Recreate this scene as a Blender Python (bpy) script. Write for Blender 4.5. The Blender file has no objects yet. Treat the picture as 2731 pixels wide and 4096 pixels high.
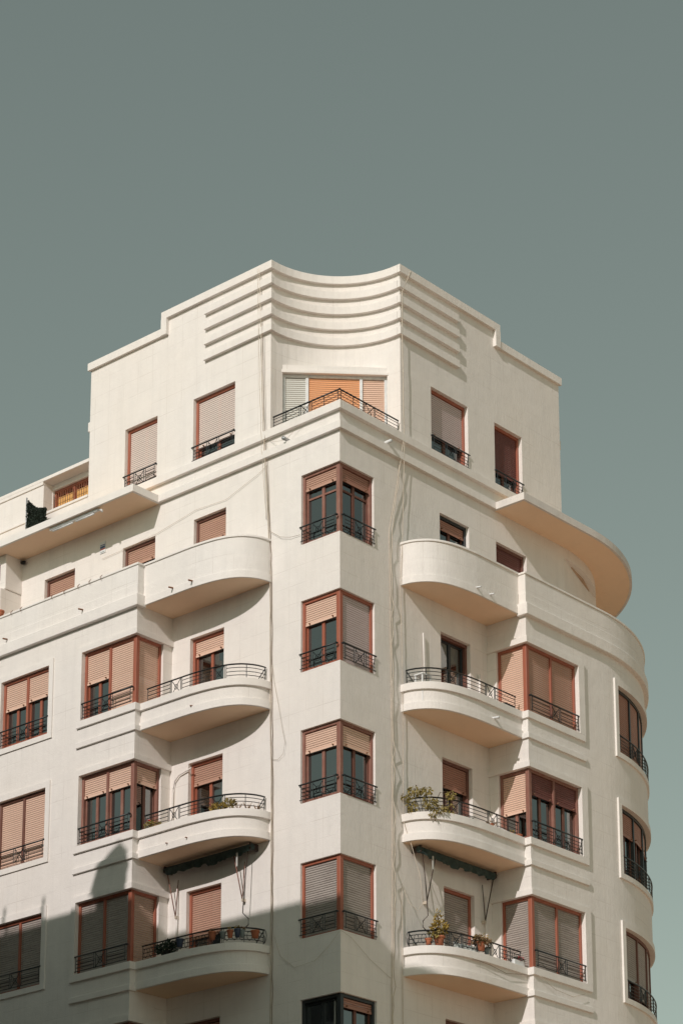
import bpy, bmesh, math, random
from mathutils import Matrix, Vector
R = math.radians
sc = bpy.context.scene
col = sc.collection
random.seed(7)

# ------------------------------------------------------------------ camera
TL = R(41.453)                      # turn of the left street front against the view axis
def rotz(v, a):
    c, s = math.cos(a), math.sin(a)
    return Vector((v.x*c - v.y*s, v.x*s + v.y*c, v.z))
cd = bpy.data.cameras.new('camera'); cam = bpy.data.objects.new('camera', cd); col.objects.link(cam)
cd.sensor_fit = 'HORIZONTAL'; cd.sensor_width = 36.0
cd.lens = 9983.25/2731*36.0
cd.shift_x = 0.0
cd.shift_y = (3901.43 - 2048.0)/2731
cd.clip_start = 0.5; cd.clip_end = 5000
yaw, pit, rol = R(0.019), R(14.834), R(0.104)
right = Vector((math.cos(yaw), -math.sin(yaw), 0)); fh = Vector((math.sin(yaw), math.cos(yaw), 0)); zz = Vector((0, 0, 1))
fwd = fh*math.cos(pit) + zz*math.sin(pit); up = -fh*math.sin(pit) + zz*math.cos(pit)
r2 = right*math.cos(rol) - up*math.sin(rol); u2 = right*math.sin(rol) + up*math.cos(rol)
r2, u2, f2 = rotz(r2, TL), rotz(u2, TL), rotz(fwd, TL)
loc = rotz(Vector((0, -52.35, 0)), TL)
M = Matrix.Identity(4)
for i in range(3):
    M[i][0], M[i][1], M[i][2], M[i][3] = r2[i], u2[i], -f2[i], loc[i]
cam.matrix_world = M
sc.camera = cam

# ------------------------------------------------------------------ light
SUN = Vector((-0.245, 1.0, -0.60))          # the way sunlight travels
el = math.asin(-SUN.z/SUN.length)
w = bpy.data.worlds.new('World'); sc.world = w; w.use_nodes = True
nt = w.node_tree; nt.nodes.clear()
sky = nt.nodes.new('ShaderNodeTexSky'); sky.sky_type = 'NISHITA'; sky.sun_disc = False
sky.sun_elevation = el
sky.sun_rotation = math.atan2(-SUN.x, -SUN.y)
sky.air_density = 1.0; sky.dust_density = 1.0; sky.ozone_density = 1.0
bw = nt.nodes.new('ShaderNodeRGBToBW')
mul = nt.nodes.new('ShaderNodeMix'); mul.data_type = 'RGBA'; mul.blend_type = 'MULTIPLY'; mul.inputs[0].default_value = 1.0
mul.inputs[7].default_value = (0.90, 1.0, 0.80, 1)
bg = nt.nodes.new('ShaderNodeBackground'); bg.inputs[1].default_value = 0.15
out = nt.nodes.new('ShaderNodeOutputWorld')
gam = nt.nodes.new('ShaderNodeGamma'); gam.inputs[1].default_value = .76
sat = nt.nodes.new('ShaderNodeMix'); sat.data_type = 'RGBA'; sat.inputs[0].default_value = .34      # haze takes most of the blue out
nt.links.new(sky.outputs[0], bw.inputs[0]); nt.links.new(bw.outputs[0], sat.inputs[6]); nt.links.new(sky.outputs[0], sat.inputs[7]); nt.links.new(sat.outputs[2], gam.inputs[0]); nt.links.new(gam.outputs[0], mul.inputs[6])
nt.links.new(mul.outputs[2], bg.inputs[0]); nt.links.new(bg.outputs[0], out.inputs[0])
sd = bpy.data.lights.new('sun', 'SUN'); so = bpy.data.objects.new('sun', sd); col.objects.link(so)
sd.energy = 2.68; sd.angle = R(0.53); sd.color = (1.0, 0.92, 0.885)
so.rotation_euler = SUN.to_track_quat('-Z', 'Y').to_euler(); so.location = (20, -60, 60)
sc.view_settings.view_transform = 'Standard'; sc.view_settings.look = 'None'
sc.view_settings.exposure = 0.0; sc.view_settings.gamma = 1.0; sc.view_settings.use_curve_mapping = False
sc.cycles.max_bounces = 8; sc.cycles.diffuse_bounces = 5

# ------------------------------------------------------------------ materials
MT = {}
def newmat(name):
    m = bpy.data.materials.new(name); m.use_nodes = True; MT[name] = m
    n = m.node_tree; return m, n, n.nodes['Principled BSDF']
def N(n, t, **kw):
    x = n.nodes.new(t)
    for k, v in kw.items(): setattr(x, k, v)
    return x
def math_node(n, op, a, b=None, c=None):
    x = N(n, 'ShaderNodeMath', operation=op)
    for i, v in enumerate((a, b, c)):
        if v is None: continue
        if isinstance(v, (int, float)): x.inputs[i].default_value = v
        else: n.links.new(v, x.inputs[i])
    return x.outputs[0]
def mixc(n, fac, a, b, blend='MIX'):
    x = N(n, 'ShaderNodeMix', data_type='RGBA', blend_type=blend)
    for i, v in ((0, fac), (6, a), (7, b)):
        if isinstance(v, (int, float)): x.inputs[i].default_value = v
        elif isinstance(v, tuple): x.inputs[i].default_value = v if len(v) == 4 else v + (1,)
        else: n.links.new(v, x.inputs[i])
    return x.outputs[2]
def noise(n, vec, scale, detail=4, rough=.55):
    x = N(n, 'ShaderNodeTexNoise'); x.inputs['Scale'].default_value = scale
    x.inputs['Detail'].default_value = detail; x.inputs['Roughness'].default_value = rough
    if vec is not None: n.links.new(vec, x.inputs['Vector'])
    return x.outputs['Fac']
def ramp(n, fac, lo, hi, a=0.0, b=1.0):
    x = N(n, 'ShaderNodeMapRange'); x.inputs[1].default_value = lo; x.inputs[2].default_value = hi
    x.inputs[3].default_value = a; x.inputs[4].default_value = b; x.clamp = True
    n.links.new(fac, x.inputs[0]); return x.outputs[0]
def scaled(n, vec, s):
    x = N(n, 'ShaderNodeMapping'); x.inputs['Scale'].default_value = s; n.links.new(vec, x.inputs['Vector']); return x.outputs[0]

def stucco(name, base, joints=True, dirt=1.0, bump=1.0):
    m, n, p = newmat(name)
    g = N(n, 'ShaderNodeNewGeometry'); pos = g.outputs['Position']
    sp = N(n, 'ShaderNodeSeparateXYZ'); n.links.new(pos, sp.inputs[0])
    sn = N(n, 'ShaderNodeSeparateXYZ'); n.links.new(g.outputs['True Normal'], sn.inputs[0])
    isr = math_node(n, 'GREATER_THAN', math_node(n, 'ABSOLUTE', sn.outputs[0]), .72)
    mx = N(n, 'ShaderNodeMix'); mx.data_type = 'FLOAT'
    n.links.new(isr, mx.inputs[0]); n.links.new(sp.outputs[0], mx.inputs[2]); n.links.new(sp.outputs[1], mx.inputs[3])
    uu = mx.outputs[0]
    big = noise(n, scaled(n, pos, (.35, .35, .35)), 1.0, 3)
    streak = noise(n, scaled(n, pos, (5, 5, .35)), 1.0, 5, .6)
    mid = noise(n, pos, 2.2, 6, .62)
    c = mixc(n, ramp(n, mid, .35, .7, 0, .45*dirt), base, tuple(x*.86 for x in base))
    c = mixc(n, ramp(n, streak, .48, .75, 0, .26*dirt), c, (base[0]*.74, base[1]*.75, base[2]*.76))
    c = mixc(n, ramp(n, big, .35, .7, 0, .35), c, (base[0]*.97, base[1]*.93, base[2]*.87))
    spots = noise(n, pos, 9.0, 3)
    c = mixc(n, ramp(n, spots, .70, .76, 0, .25*dirt), c, tuple(x*.7 for x in base))
    hgt = noise(n, pos, 38.0, 5, .7)
    hv = noise(n, scaled(n, pos, (30, 30, 4)), 1.0, 3)
    hb = noise(n, pos, 3.0, 3)
    h = math_node(n, 'ADD', math_node(n, 'MULTIPLY', hgt, .011*bump), math_node(n, 'MULTIPLY', hv, .008*bump))
    h = math_node(n, 'ADD', h, math_node(n, 'MULTIPLY', hb, .015*bump))
    if joints:
        row = math_node(n, 'FLOOR', math_node(n, 'DIVIDE', sp.outputs[2], .45))
        off = math_node(n, 'MULTIPLY', math_node(n, 'MODULO', math_node(n, 'ABSOLUTE', row), 2), .0)
        fu = math_node(n, 'PINGPONG', math_node(n, 'ADD', uu, off), .26)
        fz = math_node(n, 'PINGPONG', sp.outputs[2], .225)
        jl = math_node(n, 'MINIMUM', fu, fz)
        line = ramp(n, jl, .004, .011, 1, 0)
        vis = ramp(n, noise(n, scaled(n, pos, (.9, .9, .9)), 1.0, 3), .42, .66)
        line = math_node(n, 'MULTIPLY', line, vis)
        c = mixc(n, math_node(n, 'MULTIPLY', line, .28), c, (base[0]*.55, base[1]*.50, base[2]*.45))
        h = math_node(n, 'SUBTRACT', h, math_node(n, 'MULTIPLY', line, .003))
    b = N(n, 'ShaderNodeBump'); b.inputs['Strength'].default_value = .6; b.inputs['Distance'].default_value = 1.0
    n.links.new(h, b.inputs['Height']); n.links.new(b.outputs[0], p.inputs['Normal'])
    n.links.new(c, p.inputs['Base Color']); p.inputs['Roughness'].default_value = .92
    p.inputs['Specular IOR Level'].default_value = .2
    return m
CREAM = (.83, .79, .755)
stucco('stucco', CREAM)
stucco('trim', (.84, .80, .765), joints=False)
stucco('weathered', (.74, .70, .67), joints=False, dirt=2.2)
stucco('soffit_bounce_tint', (.92, .70, .51), joints=False, dirt=.5)  # warm bounce light on the undersides is put into this peach colour

def wood(name, base, worn, amt=.35, rough=.5):
    m, n, p = newmat(name)
    g = N(n, 'ShaderNodeNewGeometry')
    a = noise(n, scaled(n, g.outputs['Position'], (22, 22, 1.6)), 1.0, 5, .6)
    b = noise(n, g.outputs['Position'], 6.0, 4)
    f = math_node(n, 'MULTIPLY', ramp(n, a, .4, .75), ramp(n, b, .35, .65, .2, 1))
    n.links.new(mixc(n, math_node(n, 'MULTIPLY', f, amt), base, worn), p.inputs['Base Color'])
    p.inputs['Roughness'].default_value = rough
wood('wood_red', (.34, .10, .056), (.44, .21, .14))
wood('wood_old', (.24, .10, .072), (.42, .27, .21), .6, .6)
wood('wood_brown', (.15, .058, .04), (.26, .14, .10), .5, .6)
wood('wood_dark', (.022, .026, .028), (.05, .05, .05), .4, .4)

def slatmat(name, base, other, amt=.4, streak=False):
    m, n, p = newmat(name)
    g = N(n, 'ShaderNodeNewGeometry')
    s = (3, 3, 30) if streak else (1.2, 1.2, 16)
    a = noise(n, scaled(n, g.outputs['Position'], s), 1.0, 5, .65)
    b = noise(n, g.outputs['Position'], 1.7, 4)
    f = math_node(n, 'MULTIPLY', ramp(n, a, .38, .68), ramp(n, b, .3, .65, .3, 1))
    n.links.new(mixc(n, math_node(n, 'MULTIPLY', f, amt), base, other), p.inputs['Base Color'])
    p.inputs['Roughness'].default_value = .55
slatmat('slat_salmon', (.78, .54, .42), (.66, .42, .31))
slatmat('slat_pink', (.74, .63, .575), (.66, .54, .49))
slatmat('slat_rose', (.52, .31, .23), (.38, .21, .15))
slatmat('slat_brown', (.40, .20, .145), (.30, .14, .10))
slatmat('slat_dark', (.17, .055, .045), (.11, .035, .03))
slatmat('slat_lilac', (.60, .50, .49), (.52, .42, .41))
slatmat('slat_grey', (.42, .37, .335), (.24, .20, .18), .9, True)
slatmat('slat_tan', (.56, .40, .31), (.36, .22, .16), .8, True)
slatmat('slat_orange', (.83, .41, .21), (.75, .35, .17))
slatmat('slat_white', (.66, .65, .60), (.58, .57, .53))

def plain(name, c, rough=.6, metal=0.0, var=.2, vs=8.0):
    m, n, p = newmat(name)
    g = N(n, 'ShaderNodeNewGeometry')
    a = noise(n, g.outputs['Position'], vs, 4)
    n.links.new(mixc(n, ramp(n, a, .35, .7, 0, 1), c, tuple(max(0, x*(1-var)) for x in c)), p.inputs['Base Color'])
    p.inputs['Roughness'].default_value = rough; p.inputs['Metallic'].default_value = metal
plain('iron', (.012, .017, .019), .38, .0, .4)
plain('iron_rust', (.05, .028, .02), .6, .0, .5)
plain('white_paint', (.78, .79, .79), .4)
plain('cable', (.62, .54, .44), .7)
plain('cable_dark', (.30, .22, .16), .7)
plain('rust', (.28, .13, .07), .8, 0, .4)
plain('terracotta', (.50, .17, .085), .8, 0, .3)
plain('pot_blue', (.05, .07, .12), .5)
plain('pot_grey', (.2, .24, .24), .6)
plain('soil', (.05, .035, .025), .95)
plain('awning_cloth', (.045, .075, .07), .9, 0, .5)
plain('metal_grey', (.45, .46, .47), .35, .6)
plain('leaf_green', (.10, .125, .03), .6, 0, .5, 14)
plain('leaf_olive', (.34, .26, .07), .6, 0, .5, 14)
plain('leaf_yellow', (.42, .29, .06), .6, 0, .45, 14)
plain('leaf_dark', (.025, .05, .03), .6, 0, .5, 14)
plain('leaf_dry', (.30, .19, .10), .7, 0, .5, 14)
plain('flower_red', (.62, .03, .02), .5)
plain('flower_pink', (.55, .08, .10), .5)
plain('stem', (.12, .08, .04), .8)
plain('curtain', (.55, .56, .53), .9, 0, .15)
plain('sign_white', (.72, .74, .74), .4, 0, .1)
plain('sign_blue', (.05, .10, .22), .4)
plain('sign_red', (.55, .06, .05), .4)
plain('black', (.008, .008, .009), .5)
plain('room', (.10, .09, .08), .9)
plain('amber_blind', (.80, .45, .14), .7, 0, .2)
plain('net_green', (.02, .035, .022), .9, 0, .6, 30)
plain('asphalt', (.055, .054, .052), .9, 0, .3, 3)
plain('paving', (.58, .42, .30), .9, 0, .25, 2)
plain('warm_bounce_ground', (.66, .455, .31), .95, 0, .3, .05)  # unseen ground, tinted orange to throw warm light up at the undersides
plain('kerb_stone', (.34, .32, .29), .85, 0, .2, 4)
stucco('render_grey', (.06, .07, .08), joints=False)

m, n, p = newmat('glass')
n.nodes.remove(p)
o_ = n.nodes['Material Output']
tr = N(n, 'ShaderNodeBsdfTransparent'); tr.inputs[0].default_value = (.15, .19, .20, 1)
gl = N(n, 'ShaderNodeBsdfGlossy'); gl.inputs['Roughness'].default_value = .03; gl.inputs[0].default_value = (.95, 1, 1, 1)
fr = N(n, 'ShaderNodeFresnel'); gg = N(n, 'ShaderNodeNewGeometry'); n.links.new(ramp(n, gg.outputs['Backfacing'], 0, 1, 1.75, 1/1.75), fr.inputs[0])
mx = N(n, 'ShaderNodeMixShader'); n.links.new(ramp(n, fr.outputs[0], 0, 1, .17, 1), mx.inputs[0])
n.links.new(tr.outputs[0], mx.inputs[1]); n.links.new(gl.outputs[0], mx.inputs[2]); n.links.new(mx.outputs[0], o_.inputs[0])

# ------------------------------------------------------------------ mesh tools
CX, UC, R0, RW = -4.65, 8.5, 5.83, 4.65       # the rounded right end: centre, start, radius used for arc length, wall radius
def mL(a, d, z): return (-a, -d, z)
def mR(a, d, z):
    if a <= UC: return (d, a, z)
    t = (a-UC)/R0; r = RW + d
    return (CX + r*math.cos(t), UC + r*math.sin(t), z)
def off(m, D): return lambda a, d, z: m(a, d+D, z)
def ret(m, ub):                                # return wall of a bay: a runs along the projection, outside faces the corner
    return lambda a, d, z: m(ub-d, a, z)
C45 = math.sqrt(.5)
def mA(a, d, z):                               # concave quarter round of the tower head
    t = a/2.19; r = 2.19-d
    return (-r*math.cos(t), r*math.sin(t), z)
def mC(a, d, z):                               # straight window across the quarter round
    return (-2.157 + (a+d)*C45, .38 + (a-d)*C45, z)
def curved(m, a0, a1):
    if m is mA or getattr(m, 'curve', False): return True
    return abs(m(a1, 0, 0)[0]-m(a0, 0, 0)[0]) > 1e-6 and abs(m(a1, 0, 0)[1]-m(a0, 0, 0)[1]) > 1e-6 and max(a0, a1) > UC+.01
def splits(m, a0, a1, step=.22):
    if m is mC or not curved(m, a0, a1): return [a0, a1]
    pts = [a0]
    if m is not mA and a0 < UC < a1: pts.append(UC); s = UC
    else: s = a0
    k = max(1, math.ceil((a1-s)/step))
    pts += [s+(a1-s)*i/k for i in range(1, k+1)]
    return pts

class MB:
    def __init__(s): s.v = []; s.f = []; s.sm = []
    def add(s, vs, fs, smooth=False):
        b = len(s.v); s.v += [tuple(x) for x in vs]
        s.f += [tuple(b+i for i in f) for f in fs]; s.sm += [smooth]*len(fs); return s
    def box(s, m, a0, a1, d0, d1, z0, z1):
        A = splits(m, a0, a1); k = len(A); vs = []
        for a in A: vs += [m(a, d0, z0), m(a, d1, z0), m(a, d1, z1), m(a, d0, z1)]
        fs = [(0, 1, 2, 3), tuple((k-1)*4+i for i in (3, 2, 1, 0))]
        for i in range(k-1):
            for j in range(4):
                fs.append((i*4+j, i*4+4+j, i*4+4+(j+1) % 4, i*4+(j+1) % 4))
        return s.add(vs, fs)
    def prism(s, poly, z0, z1):
        k = len(poly)
        vs = [(x, y, z0) for x, y in poly] + [(x, y, z1) for x, y in poly]
        fs = [tuple(range(k-1, -1, -1)), tuple(range(k, 2*k))] + [(i, (i+1) % k, k+(i+1) % k, k+i) for i in range(k)]
        return s.add(vs, fs)
    def tube(s, pts, r, n=5, closed=False, smooth=True):
        P = [Vector(p) for p in pts]; k = len(P); vs = []; fs = []
        for i, p in enumerate(P):
            if closed: t = P[(i+1) % k]-P[i-1]
            else: t = P[min(i+1, k-1)]-P[max(i-1, 0)]
            t.normalize(); a = Vector((0, 0, 1)) if abs(t.z) < .9 else Vector((1, 0, 0))
            x = t.cross(a).normalized(); y = t.cross(x)
            rr = r[i] if isinstance(r, (list, tuple)) else r
            for j in range(n):
                g = 2*math.pi*j/n; vs.append(p + x*rr*math.cos(g) + y*rr*math.sin(g))
        for i in range(k if closed else k-1):
            for j in range(n):
                a, b = i*n, ((i+1) % k)*n
                fs.append((a+j, b+j, b+(j+1) % n, a+(j+1) % n))
        if not closed: fs += [tuple(range(n-1, -1, -1)), tuple((k-1)*n+j for j in range(n))]
        return s.add(vs, fs, smooth)
    def loft(s, m, path, o0, o1, z0, z1, smooth=False):
        """a band that follows a plan path of (a,d) points, between two outward offsets"""
        def offs(o):
            res = []
            for i, (a, d) in enumerate(path):
                p0 = path[max(i-1, 0)]; p1 = path[min(i+1, len(path)-1)]
                ta, td = p1[0]-p0[0], p1[1]-p0[1]; L = math.hypot(ta, td)
                na, nd = td/L, -ta/L
                res.append((a+na*o, d+nd*o))
            return res
        I, O = offs(o0), offs(o1); vs = []; fs = []
        for (ia, id_), (oa, od) in zip(I, O):
            vs += [m(ia, id_, z0), m(oa, od, z0), m(oa, od, z1), m(ia, id_, z1)]
        k = len(path)
        for i in range(k-1):
            for j in range(4): fs.append((i*4+j, i*4+4+j, i*4+4+(j+1) % 4, i*4+(j+1) % 4))
        fs += [(3, 2, 1, 0), tuple((k-1)*4+i for i in range(4))]
        return s.add(vs, fs)
    def lathe(s, c, prof, n=14):
        vs = []; fs = []
        for r, z in prof:
            for j in range(n):
                g = 2*math.pi*j/n; vs.append((c[0]+r*math.cos(g), c[1]+r*math.sin(g), c[2]+z))
        k = len(prof)
        for i in range(k-1):
            for j in range(n): fs.append((i*n+j, i*n+(j+1) % n, (i+1)*n+(j+1) % n, (i+1)*n+j))
        fs += [tuple(range(n-1, -1, -1)), tuple((k-1)*n+j for j in range(n))]
        return s.add(vs, fs, True)
    def build(s, name, mat, parent=None, kind=None, bevel=0.0):
        me = bpy.data.meshes.new(name); me.from_pydata(s.v, [], s.f)
        bm = bmesh.new(); bm.from_mesh(me); bmesh.ops.recalc_face_normals(bm, faces=bm.faces); bm.to_mesh(me); bm.free()
        if any(s.sm): me.polygons.foreach_set('use_smooth', [bool(x) for x in s.sm])
        me.materials.append(MT[mat])
        o = bpy.data.objects.new(name, me); col.objects.link(o)
        if parent: o.parent = parent
        if kind: o['kind'] = kind
        if bevel:
            b = o.modifiers.new('bevel', 'BEVEL'); b.width = bevel; b.segments = 2; b.limit_method = 'ANGLE'; b.angle_limit = R(50)
        return o
def empty(name, loc=(0, 0, 0)):
    o = bpy.data.objects.new(name, None); col.objects.link(o); o.location = loc; o.empty_display_size = .2; return o
def tag(o, label, cat, group=None):
    o['label'] = label; o['category'] = cat
    if group: o['group'] = group
    return o
def under(o, parent):                           # keep world placement when the parent is not at the origin
    o.parent = parent; o.matrix_parent_inverse = Matrix.Translation(-Vector(parent.location)); return o

def wall(mb, m, a0, a1, z0, z1, holes=(), thick=.28, present=None, extra_a=(), extra_z=(), mit0=False, mit1=False, ends=True):
    A = {a0, a1, *extra_a}; Z = {z0, z1, *extra_z}
    for h in holes: A |= {h[0], h[1]}; Z |= {h[2], h[3]}
    A = sorted(x for x in A if a0-1e-6 <= x <= a1+1e-6); Z = sorted(x for x in Z if z0-1e-6 <= x <= z1+1e-6)
    B = []
    for i in range(len(A)-1): B += splits(m, A[i], A[i+1])[:-1]
    A = B + [A[-1]]
    na, nz = len(A)-1, len(Z)-1
    def ok(i, j):
        if not (0 <= i < na and 0 <= j < nz): return False
        ac, zc = (A[i]+A[i+1])/2, (Z[j]+Z[j+1])/2
        if present and not present(ac, zc): return False
        return not any(h[0] < ac < h[1] and h[2] < zc < h[3] for h in holes)
    V = []; idx = {}; F = []
    def vid(i, j, l):
        k = (i, j, l)
        if k not in idx:
            a = A[i]
            if l and mit0 and i == 0: a += thick
            if l and mit1 and i == na: a -= thick
            idx[k] = len(V); V.append(m(a, -thick*l, Z[j]))
        return idx[k]
    for i in range(na):
        for j in range(nz):
            if not ok(i, j): continue
            F.append([vid(i, j, 0), vid(i+1, j, 0), vid(i+1, j+1, 0), vid(i, j+1, 0)])
            F.append([vid(i, j+1, 1), vid(i+1, j+1, 1), vid(i+1, j, 1), vid(i, j, 1)])
            if not ok(i-1, j) and not (i == 0 and mit0): F.append([vid(i, j, 0), vid(i, j+1, 0), vid(i, j+1, 1), vid(i, j, 1)])
            if not ok(i+1, j) and not (i == na-1 and mit1): F.append([vid(i+1, j, 1), vid(i+1, j+1, 1), vid(i+1, j+1, 0), vid(i+1, j, 0)])
            if not ok(i, j-1): F.append([vid(i, j, 1), vid(i+1, j, 1), vid(i+1, j, 0), vid(i, j, 0)])
            if not ok(i, j+1): F.append([vid(i, j+1, 0), vid(i+1, j+1, 0), vid(i+1, j+1, 1), vid(i, j+1, 1)])
    mb.add(V, F); return mb

# ------------------------------------------------------------------ ground and streets
GZ = -1.6
def sheet(name, x0, x1, y0, y1, z, mat, t=.0):
    mb = MB(); mb.add([(x0, y0, z), (x1, y0, z), (x1, y1, z), (x0, y1, z)], [(0, 1, 2, 3)])
    o = mb.build(name, mat); o['kind'] = 'structure'; return o
sheet('ground', -700, 700, -700, 700, GZ, 'warm_bounce_ground')
sheet('road', -300, 6, -13.5, -3.6, GZ+.004, 'asphalt')
o = sheet('road', 6, 60, -48, -3.6, GZ+.008, 'asphalt')  # unseen dark sheet, added to cut warm bounce on the shaded left front
mb = MB(); mb.prism([(-60, -3.6), (3.6, -3.6), (3.6, 60), (-60, 60)], GZ-.2, GZ+.13); o = mb.build('pavement', 'paving'); o['kind'] = 'structure'
mb = MB(); mb.prism([(-300, -16), (6.0, -16), (6.0, -13.7), (-300, -13.7)], GZ-.2, GZ+.13); o = mb.build('pavement', 'paving'); o['kind'] = 'structure'

# ------------------------------------------------------------------ the corner building
FH = 3.15
ZT, ZB = 26.094, 24.344          # head and sill of the windows of the fifth storey shown; others lie whole storeys below
BU = 23.69                       # underside of the topmost balcony
UB = 5.375                       # where the bays begin
OFF = 1.18                       # how far the bays stand out
NK = 8
bld = empty('apartment_building')
tag(bld, 'cream rendered corner apartment building with curved balconies and roller shutters', 'building')
def part(name, mb, mat, parent=bld, kind=None, bevel=0.0): return mb.build(name, mat, parent, kind, bevel)

SIDE = {'L': dict(m=mL, s=5.874, e=8.50, end=14.0, tw=[(3.361, 4.772), (6.03, 7.18)], f5=[(3.622, 4.70), (6.026, 7.175), (8.915, 10.05)], door=(3.646, 4.767), bw=7.217, rd=.295),
        'R': dict(m=mR, s=6.031, e=8.60, end=16.6, tw=[(3.337, 4.764), (5.822, 6.946)], f5=[(3.61, 4.735), (5.802, 7.031)], door=(3.592, 4.713), bw=7.406, rd=.265)}
def zk(z, k): return z-FH*k
for S, c in SIDE.items():
    m = c['m']; c['holes'] = H = []
    for k in range(NK): H.append((-.01, 1.195, zk(ZB, k), zk(ZT, k)))
    for a, b in c['tw']: H.append((a, b, 27.565, 29.309))
    for a, b in c['f5']: H.append((a, b, 25.02, 26.074))
    for k in range(1, NK): H.append((c['door'][0], c['door'][1], zk(BU, k)+.12, zk(26.15, k)))
    def pres(a, z, c=c):
        if a < 2.2 and z > 27.56: return False
        if a < c['s'] and z > 31.93: return False
        if c['s'] < a < c['e'] and z > 31.5: return False
        if a > c['e'] and z > 26.95: return False
        if a > UB+.2 and z < 23.66: return False
        if c['m'] is mR and 8.66 < a < 12.3 and 23.66 < z < 26.59: return False
        return True
    mb = MB()
    wall(mb, m, 0, c['end'], GZ, 31.93, H, present=pres, extra_a=(2.2, c['s'], c['e'], UB+.2) + ((8.66, 12.3) if S == 'R' else ()), extra_z=(27.56, 31.5, 26.95, 23.66) + ((26.59,) if S == 'R' else ()), mit0=True)
    part('wall', mb, 'stucco')
    # bay front and its return
    mB_ = off(m, OFF); c['mB'] = mB_
    hb = [(UB-.01, c['bw'], zk(ZB, k), zk(ZT, k)) for k in range(1, NK)]
    if S == 'L': hb += [(8.412, 10.172, zk(ZB, k), zk(ZT, k)) for k in range(1, NK)] + [(11.2, 12.96, zk(ZB, k), zk(ZT, k)) for k in range(1, NK)]
    else: hb += [(9.12, 12.96, zk(ZB, k), zk(ZT, k)) for k in range(1, NK)]
    mb = MB(); wall(mb, mB_, UB, c['end'], GZ, 23.7, hb, mit0=True, extra_a=(UC,))
    part('bay_wall', mb, 'stucco')
    mr = ret(m, UB); c['mr'] = mr
    hr = [(c['rd'], OFF+.01, zk(ZB, k), zk(ZT, k)) for k in range(1, NK)]
    mb = MB(); wall(mb, mr, -.2, OFF, GZ, 23.7, hr, mit1=True)
    part('bay_return', mb, 'stucco')
    # roof terrace floor above the bay, canopy, storey bands
    mb = MB(); mb.box(m, UB+.02, c['end'], -.6, OFF-.03, 23.66, 23.78); part('terrace_floor', mb, 'soffit_bounce_tint')
    mb = MB(); mb.box(m, UB-.03, c['end'], OFF-.2, OFF+.03, 23.86, 24.70); part('parapet', mb, 'stucco', bevel=.012)
    mb = MB(); mb.box(m, UB-.055, c['end'], OFF-.22, OFF+.055, 24.70, 24.755); part('coping', mb, 'trim', bevel=.01)
    mb = MB(); mb.box(m, UB-.10, c['end'], OFF-.2, OFF+.115, 23.63, 23.94); part('cornice', mb, 'trim', bevel=.02)
    mb = MB(); mb.box(m, UB-.0395, c['end'], OFF-.15, OFF+.042, 23.94, 24.22); part('parapet_band', mb, 'stucco', bevel=.01)
    cs = 5.84 if S == 'L' else 5.705
    c['cs'] = cs
    mb = MB(); mb.box(m, cs+.006, c['end'], -.5, .93, 26.874, 27.05); can = part('canopy', mb, 'soffit_bounce_tint')
    mb = MB(); mb.box(m, cs, c['end'], .90, .965, 26.868, 27.056); mb.box(m, cs, cs+.08, 0, .90, 26.868, 27.056); part('fascia', mb, 'weathered' if S == 'R' else 'trim', can)
    b0 = -.10 if S == 'L' else 0.0
    mb = MB(); mb.box(m, b0, cs+.05, 0, .10, 26.875, 27.07); part('band', mb, 'trim', bevel=.008)
    mb = MB(); mb.box(m, b0, cs+1.0, 0, .10, 27.37, 27.58); part('band', mb, 'trim', bevel=.008)
    # tower head: coping with its step, and the four speed lines
    mb = MB(); mb.box(m, 2.10, c['s'], 0, .09, 31.852, 32.054); mb.box(m, 2.5, c['s']-.002, -.3, 0, 31.90, 32.05)
    mb.box(m, c['s']-.19, c['s']-.001, .0, .099, 31.41, 31.853)
    mb.box(m, c['s']-.189, c['e']+.055, 0, .08, 31.413, 31.615); mb.box(m, c['s'], c['e']+.06, -.3, 0, 31.45, 31.612)
    part('tower_coping', mb, 'trim')
    ml = 4.37
    for z in (31.439, 31.027, 30.61, 30.186):
        mb = MB(); mb.box(m, 2.095, ml, 0, .095, z, z+.195); part('moulding', mb, 'trim', bevel=.006)

# the flat loggia wall tucked under the rounded head band on the right terrace
def mD(a, d, z): return (-.002-.3337*a+.9427*d, 8.627+.9427*a+.3337*d, z)
mb = MB(); wall(mb, mD, -.02, 2.9, 23.6, 26.62, [(1.02, 2.1, 24.9, 25.77)], thick=.2); part('wall', mb, 'stucco')
# the quarter round of the tower head and its window
A0, A1 = .005, 2.19*math.pi/2-.005
mb = MB(); wall(mb, mA, A0, A1, 27.2, 31.93, [(.385, 2.19*math.pi/2-.385, 27.1, 29.40)], thick=.25); part('tower_wall', mb, 'stucco')
mb = MB(); mb.box(mA, A0, A1, -.27, .09, 31.852, 32.054); part('tower_coping', mb, 'trim')
for z in (31.439, 31.027, 30.61, 30.186):
    mb = MB(); mb.box(mA, A0, A1, -.05, .095, z, z+.195); part('moulding', mb, 'trim')
arc = [(-2.3*math.cos(R(10+i*7)), 2.3*math.sin(R(10+i*7))) for i in range(11)]
mb = MB(); mb.prism([(-2.157, .38)] + arc + [(-.38, 2.157)], 29.26, 29.46); part('lintel', mb, 'stucco')
mb = MB(); mb.box(mC, -.02, 2.533, -.05, .03, 29.25, 29.33); part('lintel_lip', mb, 'trim', bevel=.008)
mb = MB(); mb.prism([(-2.4, .05), (-.05, .05), (-.05, 2.4), (-1.2, 2.4), (-2.4, 1.2)], 27.05, 27.25); part('balcony_floor', mb, 'soffit_bounce_tint')
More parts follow.
